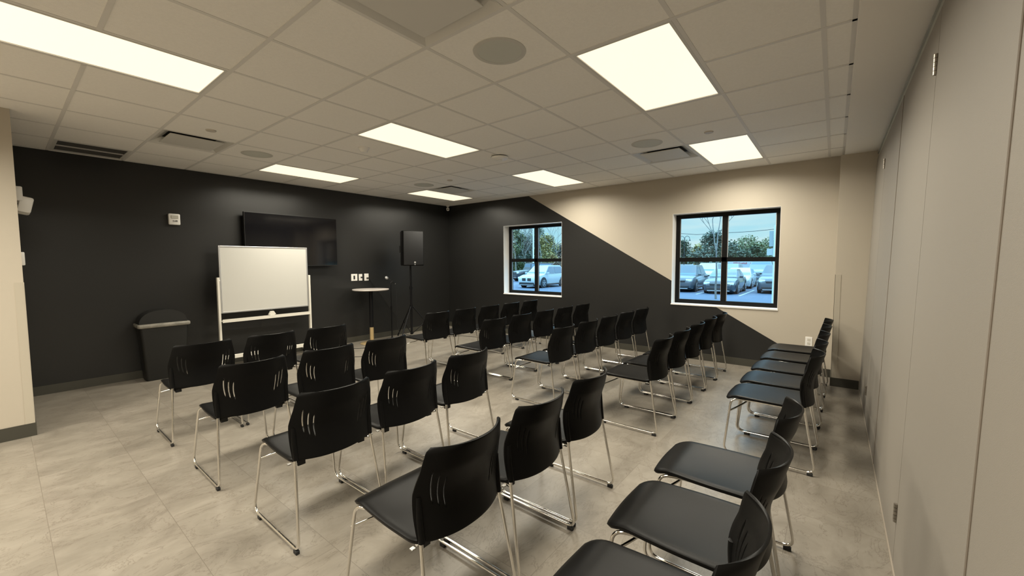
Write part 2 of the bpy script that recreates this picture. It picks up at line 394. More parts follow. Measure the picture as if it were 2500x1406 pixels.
window(1, W1, 'black framed four-pane window in the charcoal part'); window(2, W2, 'black framed four-pane window with cream surround')

# ------------------------------------------------------------------ ceiling fixtures
def troffer(a, c, j, label):
    x0, x1, y0, y1 = gx(a)+g, gx(c)-g, gy(j)+g, gy(j+1)-g
    cx, cy = (x0+x1)/2, (y0+y1)/2; hx, hy = (x1-x0)/2, (y1-y0)/2
    t = thing('ceiling_light', label, 'ceiling light', (cx, cy, H-0.002), 0, 'recessed ceiling light panels')
    b = MB(); f = 0.016
    b.box((-hx, -hy, 0), (-hx+f, hy, .05)); b.box((hx-f, -hy, 0), (hx, hy, .05)); b.box((-hx+f, -hy, 0), (hx-f, -hy+f, .05)); b.box((-hx+f, hy-f, 0), (hx-f, hy, .05))
    b.box((-hx, -hy, .05), (hx, hy, .06))
    b.build('fixture_frame', M_fix, t)
    bm_ = MB(); bm_.box((-hx+f, -hy+f, 0.006), (hx-f, hy-f, 0.010)); bm_.build('diffuser', M_diff, t)
    ld = bpy.data.lights.new('troffer_lamp', 'AREA'); ld.shape = 'RECTANGLE'; ld.size = 2*(hx-f)-.02; ld.size_y = 2*(hy-f)-.02
    ld.energy = LAMP_W; ld.color = LAMP_COL; ld.spread = math.radians(160)
    lo = bpy.data.objects.new('lamp', ld); COL.objects.link(lo); lo.parent = t; lo.location = (0, 0, 0.004)
LL = ['long ceiling light panel at the upper left corner of the view', 'ceiling light panel at the middle of the ceiling with a smoke detector beside it',
      'ceiling light panel nearest the charcoal wall above the television', 'ceiling light panel near the far corner beside the square diffuser',
      'ceiling light panel near the window wall above the first window', 'largest-looking ceiling light panel at upper right near the partition side',
      'ceiling light panel closest to the cream window wall beside a vent and sprinkler', 'ceiling light panel overhead behind the view', 'ceiling light panel far behind the view', 'ceiling light panel added behind the view beside the partition to even the light', 'ceiling light panel added outside the view to brighten the cream wall end']
for (a, c, j), l in zip(LIGHTS, LL): troffer(a, c, j, l)

def plaque(i, j, label):
    x0, x1, y0, y1 = gx(i)+g, gx(i+1)-g, gy(j)+g, gy(j+1)-g; cx, cy = (x0+x1)/2, (y0+y1)/2; h = (x1-x0)/2
    t = thing('air_diffuser', label, 'air vent', (cx, cy, H-0.002), 0, 'square ceiling air diffusers')
    b = MB(); q = 0.20
    # flared pan going up to a dark throat
    for s in range(4):
        M = Matrix.Rotation(s*PI/2, 4, 'Z')
        pts = [(-h, -h, 0), (h, -h, 0), (q, -q, 0.055), (-q, -q, 0.055)]
        b.poly([M @ Vector(p) for p in pts])
    b.build('diffuser_pan', M_fix, t)
    MB().box((-h, -h, 0.056), (h, h, 0.1)).build('duct_throat', M_dark, t)
    MB().box((-0.222, -0.222, -0.004), (0.222, 0.222, 0.004), bevel=0.002).build('face_plate', M_fix, t)
plaque(1, 4, 'square air diffuser above the wall clock side, left of the ceiling speaker'.replace('above the wall clock side, ', 'near the charcoal wall, '))
plaque(7, -2, 'square air diffuser beside the light panel by the window wall')
plaque(7, 4, 'square air diffuser in the far corner behind the smallest light panel')
plaque(1, -2, 'large square air diffuser cut by the top edge of the view')
# return grille
x0, x1, y0, y1 = gx(0)+g, gx(1)-g, gy(6)+g, gy(7)-g; cx, cy = (x0+x1)/2, (y0+y1)/2; h = (x1-x0)/2
t = thing('return_grille', 'dark slotted return air grille above the cream wall end at left', 'air vent', (cx, cy, H-0.002))
b = MB(); f = .03
b.box((-h, -h, 0), (-h+f, h, .012)); b.box((h-f, -h, 0), (h, h, .012)); b.box((-h+f, -h, 0), (h-f, -h+f, .012)); b.box((-h+f, h-f, 0), (h-f, h, .012)); b.box((-h+f, -.012, 0), (h-f, .012, .012))
b.build('grille_frame', M_fix, t)
MB().box((-h+f, -h+f, .03), (h-f, h-f, .04)).build('grille_back', M_dark, t)
b = MB()
for k in range(22):
    y = -h+f+.012+k*(2*(h-f)-.02)/21
    if abs(y) > .015: b.box((-h+f, y-.003, .006), (h-f, y+.003, .018))
b.build('louvre', mat('louvre', (.10, .095, .085), .6), t)

def cspeaker(i, j, label):
    t = thing('ceiling_speaker', label, 'speaker', (gx(i), gy(j), H+0.001), 0, 'round ceiling speakers')
    b = MB(); b.lathe([(0.132, -0.001), (0.132, -0.004), (0.158, -0.003), (0.160, 0.0005)], n=40); b.build('speaker_rim', mat('speaker_rim', (.55, .53, .48), .5), t, True)
    MB().lathe([(0, -0.0035), (0.132, -0.0032), (0.132, 0.0)], n=40).build('grille', M_grille, t, True)
cspeaker(2.5, -1.5, 'round ceiling speaker nearest the camera, beside the large square diffuser')
cspeaker(6.5, -1.5, 'round ceiling speaker beside the vent near the window wall')
cspeaker(2.5, 4.5, 'round ceiling speaker near the charcoal wall above the television')
cspeaker(6.5, 4.5, 'small-looking round ceiling speaker near the far corner')
def sprinkler(i, j, label):
    o = MB().lathe([(0, -.012), (.038, -.010), (.042, -.004), (.042, 0.001)], n=24).build('sprinkler_cover', mat('sprinkler', (.55, .5, .43), .5), None, True, loc=(gx(i), gy(j), H+.001))
    tag(o, label, 'sprinkler', 'concealed fire sprinkler covers')
sprinkler(1.5, 3.5, 'round sprinkler cover above the square diffuser at left'); sprinkler(6.5, -2.5, 'round sprinkler cover beside the light panel near the window wall'); sprinkler(6.5, 3.5, 'round sprinkler cover near the far corner')
t = thing('smoke_detector', 'small white smoke detector below the middle light panel', 'smoke detector', (gx(3.53), gy(2.55), H+.001))
MB().lathe([(.062, 0), (.060, -.012), (.052, -.014)], n=28).build('mounting_ring', M_white, t, True)
MB().lathe([(0, -.05), (.030, -.05), (.036, -.044), (.052, -.014), (.052, 0)], n=28).build('detector_head', M_white, t, True)
t = thing('wireless_access_point', 'large round white ceiling disc between two light panels', 'ceiling device', (gx(5.53), gy(1.05), H-.002))
MB().lathe([(0, 0), (.088, 0), (.088, -.008), (0, -.008)], n=36).build('shadow_ring', M_dark, t, True)  # dark disc put in for the shadow between cover and ceiling
MB().lathe([(0, -.007), (.098, -.007), (.102, -.012), (.094, -.028), (.06, -.040), (0, -.042)], n=36).build('disc_cover', M_white, t, True)
MB().lathe([(.03, -.040), (.03, -.047), (0, -.049)], n=24).build('disc_cap', M_white, t, True)
t = thing('security_camera', 'small white security camera hanging in the far ceiling corner', 'camera', (6.28, 6.78, H))
MB().lathe([(.035, 0), (.035, -.02), (.012, -.022), (.012, -.04)], n=20).build('camera_mount', M_white, t, True)
MB().lathe([(0, -.04), (.03, -.045), (.036, -.07), (.032, -.1), (.015, -.115), (0, -.117)], n=20).build('camera_body', M_white, t, True)
MB().cyl((-.02, -.022, -.085), (-.027, -.03, -.087), .011).build('lens', M_rubber, t, True)

# ------------------------------------------------------------------ the chair
def rounded(u, p=4.0): return (1-abs(u)**p)**(1/p)
def seat_mesh():
    bm_ = bmesh.new(); NU, NV = 24, 28; grid = []
    for iv in range(NV+1):
        v = iv/NV
        y = 0.060 + 0.470*v
        w = 0.222 - 0.022*max(0, (v-0.35)/0.65)**1.6
        # round the corners
        d = max(0, (v-0.90)/0.10); w *= 1-0.09*(1-math.sqrt(max(0, 1-d*d)))
        d = max(0, (0.12-v)/0.12); w *= 1-0.16*(1-math.sqrt(max(0, 1-d*d)))
        row = []
        for iu in range(NU+1):
            u = -1+2*iu/NU
            x = w*u
            z = 0.447 - 0.010*math.cos(u*PI/2)*math.sin(min(1, v*1.25)*PI) + 0.006*abs(u)**3
            z -= 0.030*max(0, (v-0.80)/0.20)**2
            z -= 0.006*max(0, (abs(u)-0.9)/0.1)**2
            yy = y + 0.012*(1-u*u)*max(0, (v-.7)/.3)      # front edge bows out
            row.append(bm_.verts.new((x, yy, z)))
        grid.append(row)
    for a in range(NV):
        for c in range(NU): bm_.faces.new((grid[a][c], grid[a][c+1], grid[a+1][c+1], grid[a+1][c]))
    return bm_
def finish(bm_, name, thick, off=-1, bev=0.003, cut=None):
    me = bpy.data.meshes.new(name); bmesh.ops.recalc_face_normals(bm_, faces=bm_.faces); bm_.to_mesh(me); bm_.free()
    o = bpy.data.objects.new(name, me); COL.objects.link(o)
    s = o.modifiers.new('s', 'SOLIDIFY'); s.thickness = thick; s.offset = off
    c = None
    if cut:
        cme = bpy.data.meshes.new('cut'); cut.to_mesh(cme); cut.free(); c = bpy.data.objects.new('cut', cme); COL.objects.link(c)
        bo = o.modifiers.new('b', 'BOOLEAN'); bo.operation = 'DIFFERENCE'; bo.object = c; bo.solver = 'EXACT'
    bv = o.modifiers.new('v', 'BEVEL'); bv.width = bev; bv.segments = 2; bv.limit_method = 'ANGLE'; bv.angle_limit = math.radians(50)
    dg = bpy.context.evaluated_depsgraph_get(); dg.update()
    nm = bpy.data.meshes.new_from_object(o.evaluated_get(dg))
    nm.name = name
    bpy.data.objects.remove(o)
    if c: bpy.data.objects.remove(c)
    for p in nm.polygons: p.use_smooth = True
    nm.set_sharp_from_angle(angle=math.radians(38))
    return nm
BZ0, BZ1 = 0.452, 0.797
def back_hw(z):   # half width of the backrest
    t = (z-BZ0)/(BZ1-BZ0)
    w = 0.222 + 0.009*math.sin(min(1, t/0.6)*PI*0.5)
    if t > 0.52: w -= 0.034*((t-0.52)/0.48)**1.1
    d = max(0, (t-0.95)/0.05); w -= 0.016*(1-math.sqrt(max(0, 1-d*d)))
    d = max(0, (0.05-t)/0.05); w -= 0.008*(1-math.sqrt(max(0, 1-d*d)))
    return w
def back_y(u, z):
    t = (z-BZ0)/(BZ1-BZ0)
    y = 0.054 + 0.017*math.sin(min(1, t/0.75)*PI) - (0.054+0.022*t)*(1-abs(u)**2.3) - 0.030*max(0, (t-0.45)/0.55)**1.6
    return y
def back_mesh():
    bm_ = bmesh.new(); NU, NV = 40, 34; grid = []
    for iv in range(NV+1):
        z = BZ0+(BZ1-BZ0)*iv/NV; w = back_hw(z); row = []
        for iu in range(NU+1):
            u = -1+2*iu/NU
            dz = -0.012*(1-u*u)*(1-iv/NV)
            row.append(bm_.verts.new((w*u, back_y(u, z), z+dz)))
        grid.append(row)
    for a in range(NV):
        for c in range(NU): bm_.faces.new((grid[a][c], grid[a][c+1], grid[a+1][c+1], grid[a+1][c]))
    cut = bmesh.new()
    for s in (-1, 1):
        for k, (xc, zt, zb) in enumerate(((0.174, 0.716, 0.580), (0.149, 0.698, 0.562), (0.124, 0.680, 0.548))):
            n = 8; L = []; R = []
            for q in range(n+1):
                t = q/n; z = zt+(zb-zt)*t
                x = xc + 0.004 - 0.012*t + 0.005*math.sin(PI*t); hw = 0.0032*rounded(2*t-1, 6)+0.0004
                L.append((s*(x-hw), z)); R.append((s*(x+hw), z))
            ring = L+R[::-1]
            A = [cut.verts.new((x, -0.15, z)) for x, z in ring]; B = [cut.verts.new((x, 0.15, z)) for x, z in ring]
            m = len(A); cut.faces.new(A); cut.faces.new(B[::-1])
            for i in range(m): cut.faces.new((A[i], A[(i+1)%m], B[(i+1)%m], B[i]))
    bmesh.ops.recalc_face_normals(cut, faces=cut.faces)
    return bm_, cut
ME_seat = finish(seat_mesh(), 'seat', 0.017, -1, 0.003)
_bm, _cut = back_mesh()
ME_back = finish(_bm, 'backrest', 0.008, 0, 0.002, _cut)
ME_seat.materials.clear(); ME_seat.materials.append(M_blackpl); ME_back.materials.clear(); ME_back.materials.append(M_blackpl)

def fillet(pts, rad, n=5):
    pts = [Vector(p) for p in pts]; out = [pts[0]]
    for i in range(1, len(pts)-1):
        a, p, c = pts[i-1], pts[i], pts[i+1]
        r = rad[i] if isinstance(rad, (list, tuple)) else rad
        d1 = (a-p); d2 = (c-p); r = min(r, d1.length*.49, d2.length*.49)
        s, e = p+d1.normalized()*r, p+d2.normalized()*r
        for k in range(n+1):
            t = k/n; out.append(s*(1-t)**2 + p*2*t*(1-t) + e*t*t)
    out.append(pts[-1]); return out
def build_chair():
    t = thing('stacking_chair', 'x', 'chair', (0, 0, 0), 0, 'black stacking chairs in rows')
    for nm, me in (('seat', ME_seat), ('backrest', ME_back)):
        o = bpy.data.objects.new(nm, me); COL.objects.link(o); o.parent = t
    R = 0.0075
    for s in (-1, 1):
        # up from the back socket, down the rear leg, along the floor, up the front leg, under the seat
        pts = [(s*.2105, .060, .61), (s*.212, .048, .455), (s*.243, -.028, .022), (s*.243, .53, .022), (s*.205, .492, .418), (s*.178, .40, .420), (s*.178, .10, .418), (s*.208, .052, .43)]
        P = fillet(pts, [0, .03, .05, .06, .04, .05, .03, 0], 6)
        f = MB().tube(P, R, n=12).build('side_frame', M_chrome, t, True, 60)
        for y in (0.0, 0.45):
            MB().box((s*.243-.0095, y-.017, 0.0), (s*.243+.0095, y+.017, .019), bevel=.003).build('glide', M_rubber, f)
        # plastic sleeve holding the upright
        b = MB(); b.tube([(s*.209, .046, .452), (s*.2115, .056, .535), (s*.2105, .060, .618)], [.0135, .0135, .0115], n=10)
        b.build('upright_sleeve', M_blackpl, t, True, 60)
        MB().box((s*.232-.010, .060, .431), (s*.232+.008, .078, .437), bevel=.002).build('ganging_bracket', M_brk, t)
        MB().box((s*.17-.02, .07, .405), (s*.17+.02, .10, .436), bevel=.003).build('seat_spacer', M_rubber, t)
    P = []
    for k in range(17):
        a = k/16; x = -0.214+0.428*a; q = math.sin(PI*a)
        P.append((x*1.02, 0.506-0.095*q, 0.325+0.045*q))
    MB().tube(P, .006, n=10).build('stretcher', M_chrome, t, True, 60)
    MB().tube([(-.205, .085, .425), (0, .085, .425), (.205, .085, .425)], .006, n=8).build('rear_crossbar', M_chrome, t, True, 60)
    return t

ROWS = ['front row by the charcoal wall', 'second row', 'middle row', 'fourth row', 'back row along the partition']
NEARP = ['outer chair', 'middle chair', 'aisle chair']
FARP = ['aisle chair', 'second from the aisle', 'centre chair', 'fourth from the aisle', 'chair nearest the windows']
#            near block x centres, y            far block x centres, y
LAY = [([1.032, 1.565, 2.090], [4.075, 4.085, 4.07], [3.600, 4.115, 4.630, 5.140, 5.650], 4.08),
       ([1.046, 1.575, 2.092], [3.045, 3.045, 3.035], [3.590, 4.105, 4.620, 5.130, 5.640], 3.07),
       ([1.096, 1.609, 2.122], [2.058, 2.063, 2.060], [3.565, 4.078, 4.593, 5.105, 5.615], 2.12),
       ([1.096, 1.611, 2.132], [1.070, 1.073, 1.080], [3.560, 4.063, 4.575, 5.100, 5.620], 1.125),
       ([1.108, 1.625, 2.145], [0.150, 0.140, 0.135], [3.570, 4.070, 4.585, 5.115, 5.645], 0.078)]
proto = build_chair(); first = True
def put(x, y, rz, label):
    global first
    if first: proto.location = (x, y, 0); proto.rotation_euler = (0, 0, rz); proto['label'] = label; first = False; return proto
    return dup(proto, (x, y, 0), rz, label)
rnd = random.Random(3)
for r, (nx, ny, fx, fy) in enumerate(LAY):
    for k, (x, y) in enumerate(zip(nx, ny)):
        put(x, y, rnd.uniform(-.008, .008), 'black chair, near block of three, %s, %s' % (ROWS[r], NEARP[k]))
    for k, x in enumerate(fx):
        put(x, fy-0.010*k, rnd.uniform(-.006, .006)-0.012, 'black chair, far block of five, %s, %s' % (ROWS[r], FARP[k]))

# ------------------------------------------------------------------ things on the charcoal wall
t = thing('television', 'large flat black television on the charcoal wall behind the whiteboard', 'television', (2.95, YL, 1.80))
w, hh = 1.40, 0.80
MB().box((-w/2, -.125, -hh/2), (w/2, -.075, hh/2), bevel=.004).build('bezel', M_tvf, t)
MB().box((-w/2+.008, -.1262, -hh/2+.016), (w/2-.008, -.1248, hh/2-.008)).build('screen', M_tv, t)
b = MB(); b.box((-.25, -.075, -.2), (-.2, 0, .2)); b.box((.2, -.075, -.2), (.25, 0, .2)); b.box((-.3, -.02, -.05), (.3, 0, .05)); b.build('wall_mount', M_blackm, t)
def plate(x0, x1, z0, z1, label, ins):
    t = thing('wall_plate', label, 'wall plate', ((x0+x1)/2, YL, (z0+z1)/2))
    hw, hz = (x1-x0)/2, (z1-z0)/2
    MB().box((-hw, -.007, -hz), (hw, 0, hz), bevel=.002).build('cover_plate', M_white, t)
    return t
t = plate(3.963, 4.083, 1.122, 1.246, 'widest white wall plate left of three above the high table, dark port', 1)
MB().box((-.018, -.010, -.035), (.012, -.006, .032)).build('port_insert', M_rubber, t)
t = plate(4.113, 4.183, 1.120, 1.242, 'narrow white outlet plate in the middle of three above the table', 1)
MB().box((.0, -.03, -.012), (.022, -.006, .012)).build('plug', M_rubber, t)
t = plate(4.225, 4.312, 1.115, 1.247, 'white outlet plate at right of three with black plug', 1)
MB().box((-.002, -.035, -.03), (.03, -.006, -.006)).build('plug', M_rubber, t)
t = thing('fire_alarm_strobe', 'small square white alarm unit high on the charcoal wall above the bin', 'alarm', (1.475, YL, 2.03))
MB().box((-.062, -.045, -.073), (.062, 0, .073), bevel=.014).build('alarm_body', M_white, t, True)
MB().box((-.036, -.051, .008), (.04, -.044, .05), bevel=.004).build('strobe_lens', mat('strobe_lens', (.55, .53, .47), .2), t)
b = MB(); b.box((-.02, -.047, -.035), (.03, -.044, -.028)); b.box((-.02, -.047, -.02), (.0, -.044, -.013)); b.box((.006, -.047, -.024), (.03, -.044, -.012)); b.build('marking', mat('grey_mark', (.12, .11, .1), .6), t)
t = thing('wall_outlet', 'white outlet plate low on the cream wall behind the back row', 'outlet', (XW, 0.22, .425))
MB().box((-.006, -.036, -.058), (0, .036, .058), bevel=.002).build('cover_plate', M_white, t)
b = MB(); b.box((-.009, -.016, .008), (-.005, .016, .038)); b.box((-.009, -.016, -.038), (-.005, .016, -.008)); b.build('receptacle', mat('receptacle', (.6, .57, .5), .4), t)
# on the hidden side of the cream wall end, seen edge-on
t = thing('emergency_light', 'white emergency light sticking out beyond the cream wall end', 'emergency light', (0.128, 5.95, 2.08))
MB().box((0, -.15, -.055), (.05, .15, .075), bevel=.01).build('light_housing', M_white, t, True)
for s in (-1, 1):
    M = Matrix.Translation((0.02, s*.09, -.075)) @ Matrix.Rotation(math.radians(12), 4, 'Y')
    MB().box((0, -.055, -.075), (.085, .055, .07), M=M, bevel=.016).build('lamp_head', M_white, t, True)
t = thing('thermostat', 'small white wall control seen edge-on beyond the cream wall end', 'wall control', (0.128, 5.75, 1.50))
MB().box((0, -.06, -.06), (.03, .06, .06), bevel=.008).build('control_body', M_white, t, True)
t = thing('light_switch_plate', 'slim white switch plate edge-on beyond the cream wall end', 'light switch', (0.128, 5.85, 1.03))
MB().box((0, -.05, -.065), (.008, .05, .065), bevel=.002).build('cover_plate', M_white, t)
MB().box((.008, -.01, -.02), (.014, .01, .02)).build('rocker', M_white, t)

# ------------------------------------------------------------------ whiteboard on its stand
t = thing('whiteboard', 'rolling double-sided whiteboard on a white stand before the television', 'whiteboard', (2.455, 6.55, 0))
bw = 0.592; z0, z1 = .765, 1.69
MB().box((-bw+.018, -.010, z0+.018), (bw-.018, .010, z1-.018)).build('board_surface', M_board, t)
b = MB(); f = .02
b.box((-bw, -.014, z0), (-bw+f, .014, z1), bevel=.003); b.box((bw-f, -.014, z0), (bw, .014, z1), bevel=.003); b.box((-bw+f, -.014, z0), (bw-f, .014, z0+f), bevel=.003); b.box((-bw+f, -.014, z1-f), (bw-f, .014, z1), bevel=.003)
b.build('board_frame', M_alu, t)
for s in (-1, 1):
    MB().box((s*(bw+.018)-.014, -.024, .07), (s*(bw+.018)+.014, .024, 1.257), bevel=.004).build('upright', M_whitem, t)
    ft = MB().box((s*(bw+.018)-.02, -.27, .05), (s*(bw+.018)+.02, .27, .08), bevel=.006).build('foot', M_whitem, t)
    for y in (-.25, .25):
        b = MB(); b.cyl((s*(bw+.018)-.012, y, .026), (s*(bw+.018)+.012, y, .026), .025); b.cyl((s*(bw+.018), y, .03), (s*(bw+.018), y, .055), .008); b.build('caster', M_rubber, ft, True)
MB().cyl((-bw-.004, 0, 1.21), (-bw-.0, 0, 1.21), .02).build('pivot', M_alu, t, True)
MB().box((-bw+.0, -.02, .125), (bw, .02, .175), bevel=.003).build('crossbar', M_whitem, t)
b = MB(); b.box((-bw+.0, -.055, .652), (bw, .03, .662)); b.box((-bw, -.060, .640), (bw, -.052, .685)); b.build('tray', M_whitem, t)
b = MB(); b.prism([(-.05, 0), (.05, 0), (.022, .05), (-.022, .05)], lambda a, c: Vector((a+.04, -.045, .69+c)), lambda a, c: Vector((a+.04, -.01, .69+c))); b.box((.01, -.045, .655), (.07, -.01, .69)); b.build('board_latch', M_whitem, t)
def marker(x, m, label, l=.12):
    t = thing('whiteboard_marker', label, 'marker', (x, 6.51, .669))
    MB().cyl((-l/2, 0, 0), (l*.25, 0, 0), .007, n=12).build('marker_barrel', M_whitem, t, True)
    MB().cyl((l*.25, 0, 0), (l/2, 0, 0), .0078, n=12).build('marker_cap', m, t, True)
marker(2.16, mat('marker_black', (.02, .02, .02), .4), 'white marker at the left end of the whiteboard tray')
marker(2.42, mat('marker_blue', (.03, .05, .15), .4), 'marker in the middle of the whiteboard tray by the latch')
marker(2.88, mat('marker_red', (.12, .02, .02), .4), 'marker right of the eraser on the whiteboard tray')
marker(2.99, M_rubber, 'marker at the right end of the whiteboard tray', .06)
tag(MB().box((2.69, 6.496, .662), (2.81, 6.54, .684), bevel=.005).build('board_eraser', M_rubber), 'black felt eraser on the whiteboard tray', 'eraser')

# ------------------------------------------------------------------ waste bin
t = thing('waste_bin', 'tall slim black waste bin with plastic liner against the charcoal wall', 'bin', (1.265, 6.68, 0))
b = MB()
def ringv(b, hx, hy, z, r=.04, n=4):
    out = []
    for (sx, sy, a0) in ((1, 1, 0), (-1, 1, PI/2), (-1, -1, PI), (1, -1, 1.5*PI)):
        for k in range(n+1):
            a = a0+k*PI/2/n; out.append(b.bm.verts.new((sx*(hx-r)+r*math.cos(a), sy*(hy-r)+r*math.sin(a), z)))
    return out
def loft(b, secs, cap0=True, cap1=True):
    R = [ringv(b, *s) for s in secs]; n = len(R[0])
    for A, B in zip(R[:-1], R[1:]):
        for i in range(n): b.bm.faces.new((A[i], A[(i+1)%n], B[(i+1)%n], B[i]))
    if cap0: b.bm.faces.new(R[0][::-1])
    if cap1: b.bm.faces.new(R[-1])
loft(b, [(.195, .10, 0.0, .03), (.20, .105, .02, .03), (.235, .13, .66, .03), (.245, .138, .67, .03), (.245, .138, .70, .03)]); b.build('bin_body', M_bin, t, True, 30)
b = MB(); loft(b, [(.249, .142, .662, .03), (.258, .151, .670, .03), (.259, .151, .700, .03), (.253, .146, .708, .03)], True, True); b.build('bin_liner', M_liner, t, True, 60)
b = MB(); pr = []
for k in range(17):
    a = PI*k/16; pr.append((.238*math.copysign(abs(math.cos(a))**.8, math.cos(a)), .705+.165*math.sin(a)))
b.prism(pr, lambda x, z: Vector((x, -.09, z)), lambda x, z: Vector((x, .125, z))); b.build('bin_lid', M_bin, t, True, 30)

# ------------------------------------------------------------------ high table, microphone, loudspeaker
t = thing('high_table', 'round bar-height table with pale top and black and gold pole', 'table', (4.13, 6.50, 0))
MB().lathe([(0, .955), (.30, .955), (.312, .962), (.315, .972), (.310, .980), (0, .980)], n=56).build('tabletop', M_table, t, True)
MB().lathe([(.033, .29), (.033, .93), (.06, .94), (.10, .955)], n=28).build('column_upper', M_blackm, t, True)
tag(MB().lathe([(.034, .02), (.034, .29), (.030, .291)], n=28).build('column_lower', M_brass, t, True), 'gold lower third of the pole')
MB().lathe([(0, 0), (.195, 0), (.20, .006), (.19, .013), (.05, .022), (.034, .03)], n=48).build('table_base', M_brass, t, True)
t = thing('microphone_stand', 'black microphone stand with round base between table and loudspeaker', 'microphone stand', (4.535, 6.47, 0))
MB().lathe([(0, 0), (.125, 0), (.128, .01), (.11, .022), (.03, .03), (.02, .05)], n=36).build('round_base', M_blackm, t, True)
b = MB(); b.cyl((0, 0, .03), (0, 0, .62), .011); b.cyl((0, 0, .58), (0, 0, .64), .016); b.cyl((0, 0, .64), (0, 0, 1.07), .007); b.build('stand_pole', M_blackm, t, True)
b = MB(); b.tube([(.035, -.01, 1.10), (.0, 0, 1.085), (0, 0, 1.06)], [.014, .012, .009]); b.build('microphone_clip', M_rubber, t, True)
t = thing('microphone', 'handheld microphone with silver grille clipped on its stand', 'microphone', (4.535, 6.47, 1.115))
ax = Vector((-.82, .12, .56)).normalized()
q = ax.to_track_quat('Z', 'Y').to_matrix().to_4x4()
MB().lathe([(0, -.10), (.010, -.10), (.0115, -.095), (.0165, .05), (.018, .07), (.0, .07)], n=20, M=q).build('microphone_body', M_rubber, t, True)
MB().lathe([(.018, .07), (.026, .085), (.028, .10), (.024, .118), (.012, .13), (0, .132)], n=20, M=q).build('microphone_grille', M_alu, t, True)
MB().lathe([(0, -.113), (.009, -.112), (.010, -.10), (0, -.1)], n=14, M=q).build('connector', M_alu, t, True)
t = thing('speaker_stand', 'black tripod stand holding the loudspeaker in the corner area', 'speaker stand', (4.86, 6.30, 0))
b = MB(); b.cyl((0, 0, .09), (0, 0, .98), .0195); b.cyl((0, 0, .95), (0, 0, 1.41), .0165); b.build('pole', M_blackm, t, True)
b = MB(); b.cyl((0, 0, .94), (0, 0, 1.0), .026); b.cyl((.02, 0, .97), (.05, 0, .97), .008); b.build('height_collar', M_blackm, t, True)
b = MB(); b.cyl((0, 0, .58), (0, 0, .64), .03); b.build('leg_collar', M_blackm, t, True)
b = MB(); b.cyl((0, 0, .08), (0, 0, .13), .028); b.build('lower_hub', M_blackm, t, True)
for a in (math.radians(-32), math.radians(88), math.radians(208)):
    d = Vector((math.cos(a), math.sin(a), 0)); e = d*.50
    if a > 1 and a < 2: e = d*.46
    lg = MB().tube([d*.03+Vector((0, 0, .61)), e+Vector((0, 0, .012))], .011, n=10).build('leg', M_blackm, t, True)
    MB().tube([d*.025+Vector((0, 0, .105)), d*.27+Vector((0, 0, .315))], .007, n=8).build('brace', M_blackm, t, True)
    MB().cyl(e*.99+Vector((0, 0, 0)), e*.985+Vector((0, 0, .03)), .016).build('rubber_foot', M_rubber, lg, True)
t = thing('loudspeaker', 'black loudspeaker box raised on the tripod stand', 'loudspeaker', (4.86, 6.30, 1.39), math.radians(-17))
b = MB(); pr = [(-.20, -.17), (.20, -.17), (.20, -.10), (.13, .17), (-.13, .17), (-.20, -.10)]
b.prism(pr, lambda x, y: Vector((x, y, .0)), lambda x, y: Vector((x, y, .645)))
bmesh.ops.bevel(b.bm, geom=list(b.bm.edges), offset=.012, segments=2, affect='EDGES', profile=.5); b.build('cabinet', M_blackpl, t, True)
MB().box((-.188, -.183, .015), (.188, -.168, .632), bevel=.006).build('front_grille', M_cloth, t, True)
b = MB(); b.cyl((.02, -.183, .062), (.02, -.187, .062), .018, n=20); b.cyl((.02, -.183, .022), (.02, -.187, .022), .010, n=16); b.build('badge', M_leds, t)
b = MB(); b.box((-.206, -.03, .24), (-.19, .0, .37)); b.build('side_handle', M_rubber, t)
# cables on the floor
def cable(name, pts, label, r=.004):
    P = fillet([Vector(p) for p in pts], .12, 6)
    tag(MB().tube(P, r, n=6).build(name, M_rubber, None, True), label, 'cable')
cable('microphone_cable', [(4.64, 6.45, .95), (4.62, 6.42, .25), (4.66, 6.35, .01), (4.4, 6.2, .006), (4.1, 6.05, .006), (3.7, 6.25, .006), (3.5, 6.6, .006), (3.9, 6.78, .006)], 'black cable on the floor around the high table')
cable('speaker_cable', [(4.32, 6.83, 1.15), (4.5, 6.82, .9), (4.95, 6.82, .3), (5.0, 6.7, .006), (5.1, 6.1, .006), (5.6, 5.75, .006), (5.7, 5.2, .006)], 'black cable trailing from the plug behind the loudspeaker')
cable('power_cable', [(4.06, 5.63, .006), (3.6, 5.55, .006), (3.3, 5.75, .006), (3.2, 6.2, .006), (3.6, 6.72, .006)], 'thin black cable looping on the floor before the high table', .004)

# ------------------------------------------------------------------ outside
GZ = -0.5
M_asph = mat('asphalt', (0.085, 0.105, 0.155), .8, noise=.12, nscale=1.2)
M_stripe = mat('stripe_paint', (.42, .46, .48), .7)
M_grass = mat('grass', (.13, .19, .07), .9, noise=.3, nscale=2)
M_kerb = mat('kerb_concrete', (.40, .43, .44), .8)
b = MB(); b.box((XW+.25, -60, GZ-.1), (64, 90, GZ)); structure(b.build('parking_ground', M_asph), 'asphalt parking lot outside')
b = MB(); b.box((-60, -100, GZ-.25), (240, 200, GZ-.101)); structure(b.build('outer_ground', M_grass))
b = MB()
for y in (-0.9, 1.6, 4.1, 6.35, 9.0, 11.7, 14.4, 19.6, 22.2): b.box((25.6, y-.05, GZ), (31, y+.05, GZ+.006))
for y in range(-9, 30, 3): b.box((37.4, y-.05, GZ), (42.6, y+.05, GZ+.006))
structure(b.build('parking_stripes', M_stripe), 'white parking stripes')
b = MB(); b.box((37.6, 22.6, GZ), (38.0, 90, GZ+.15)); b.box((38.0, 22.6, GZ), (62, 23, GZ+.15)); structure(b.build('kerb', M_kerb))
structure(MB().box((38.0, 23.0, GZ), (110, 90, GZ+.12)).build('lawn', M_grass))
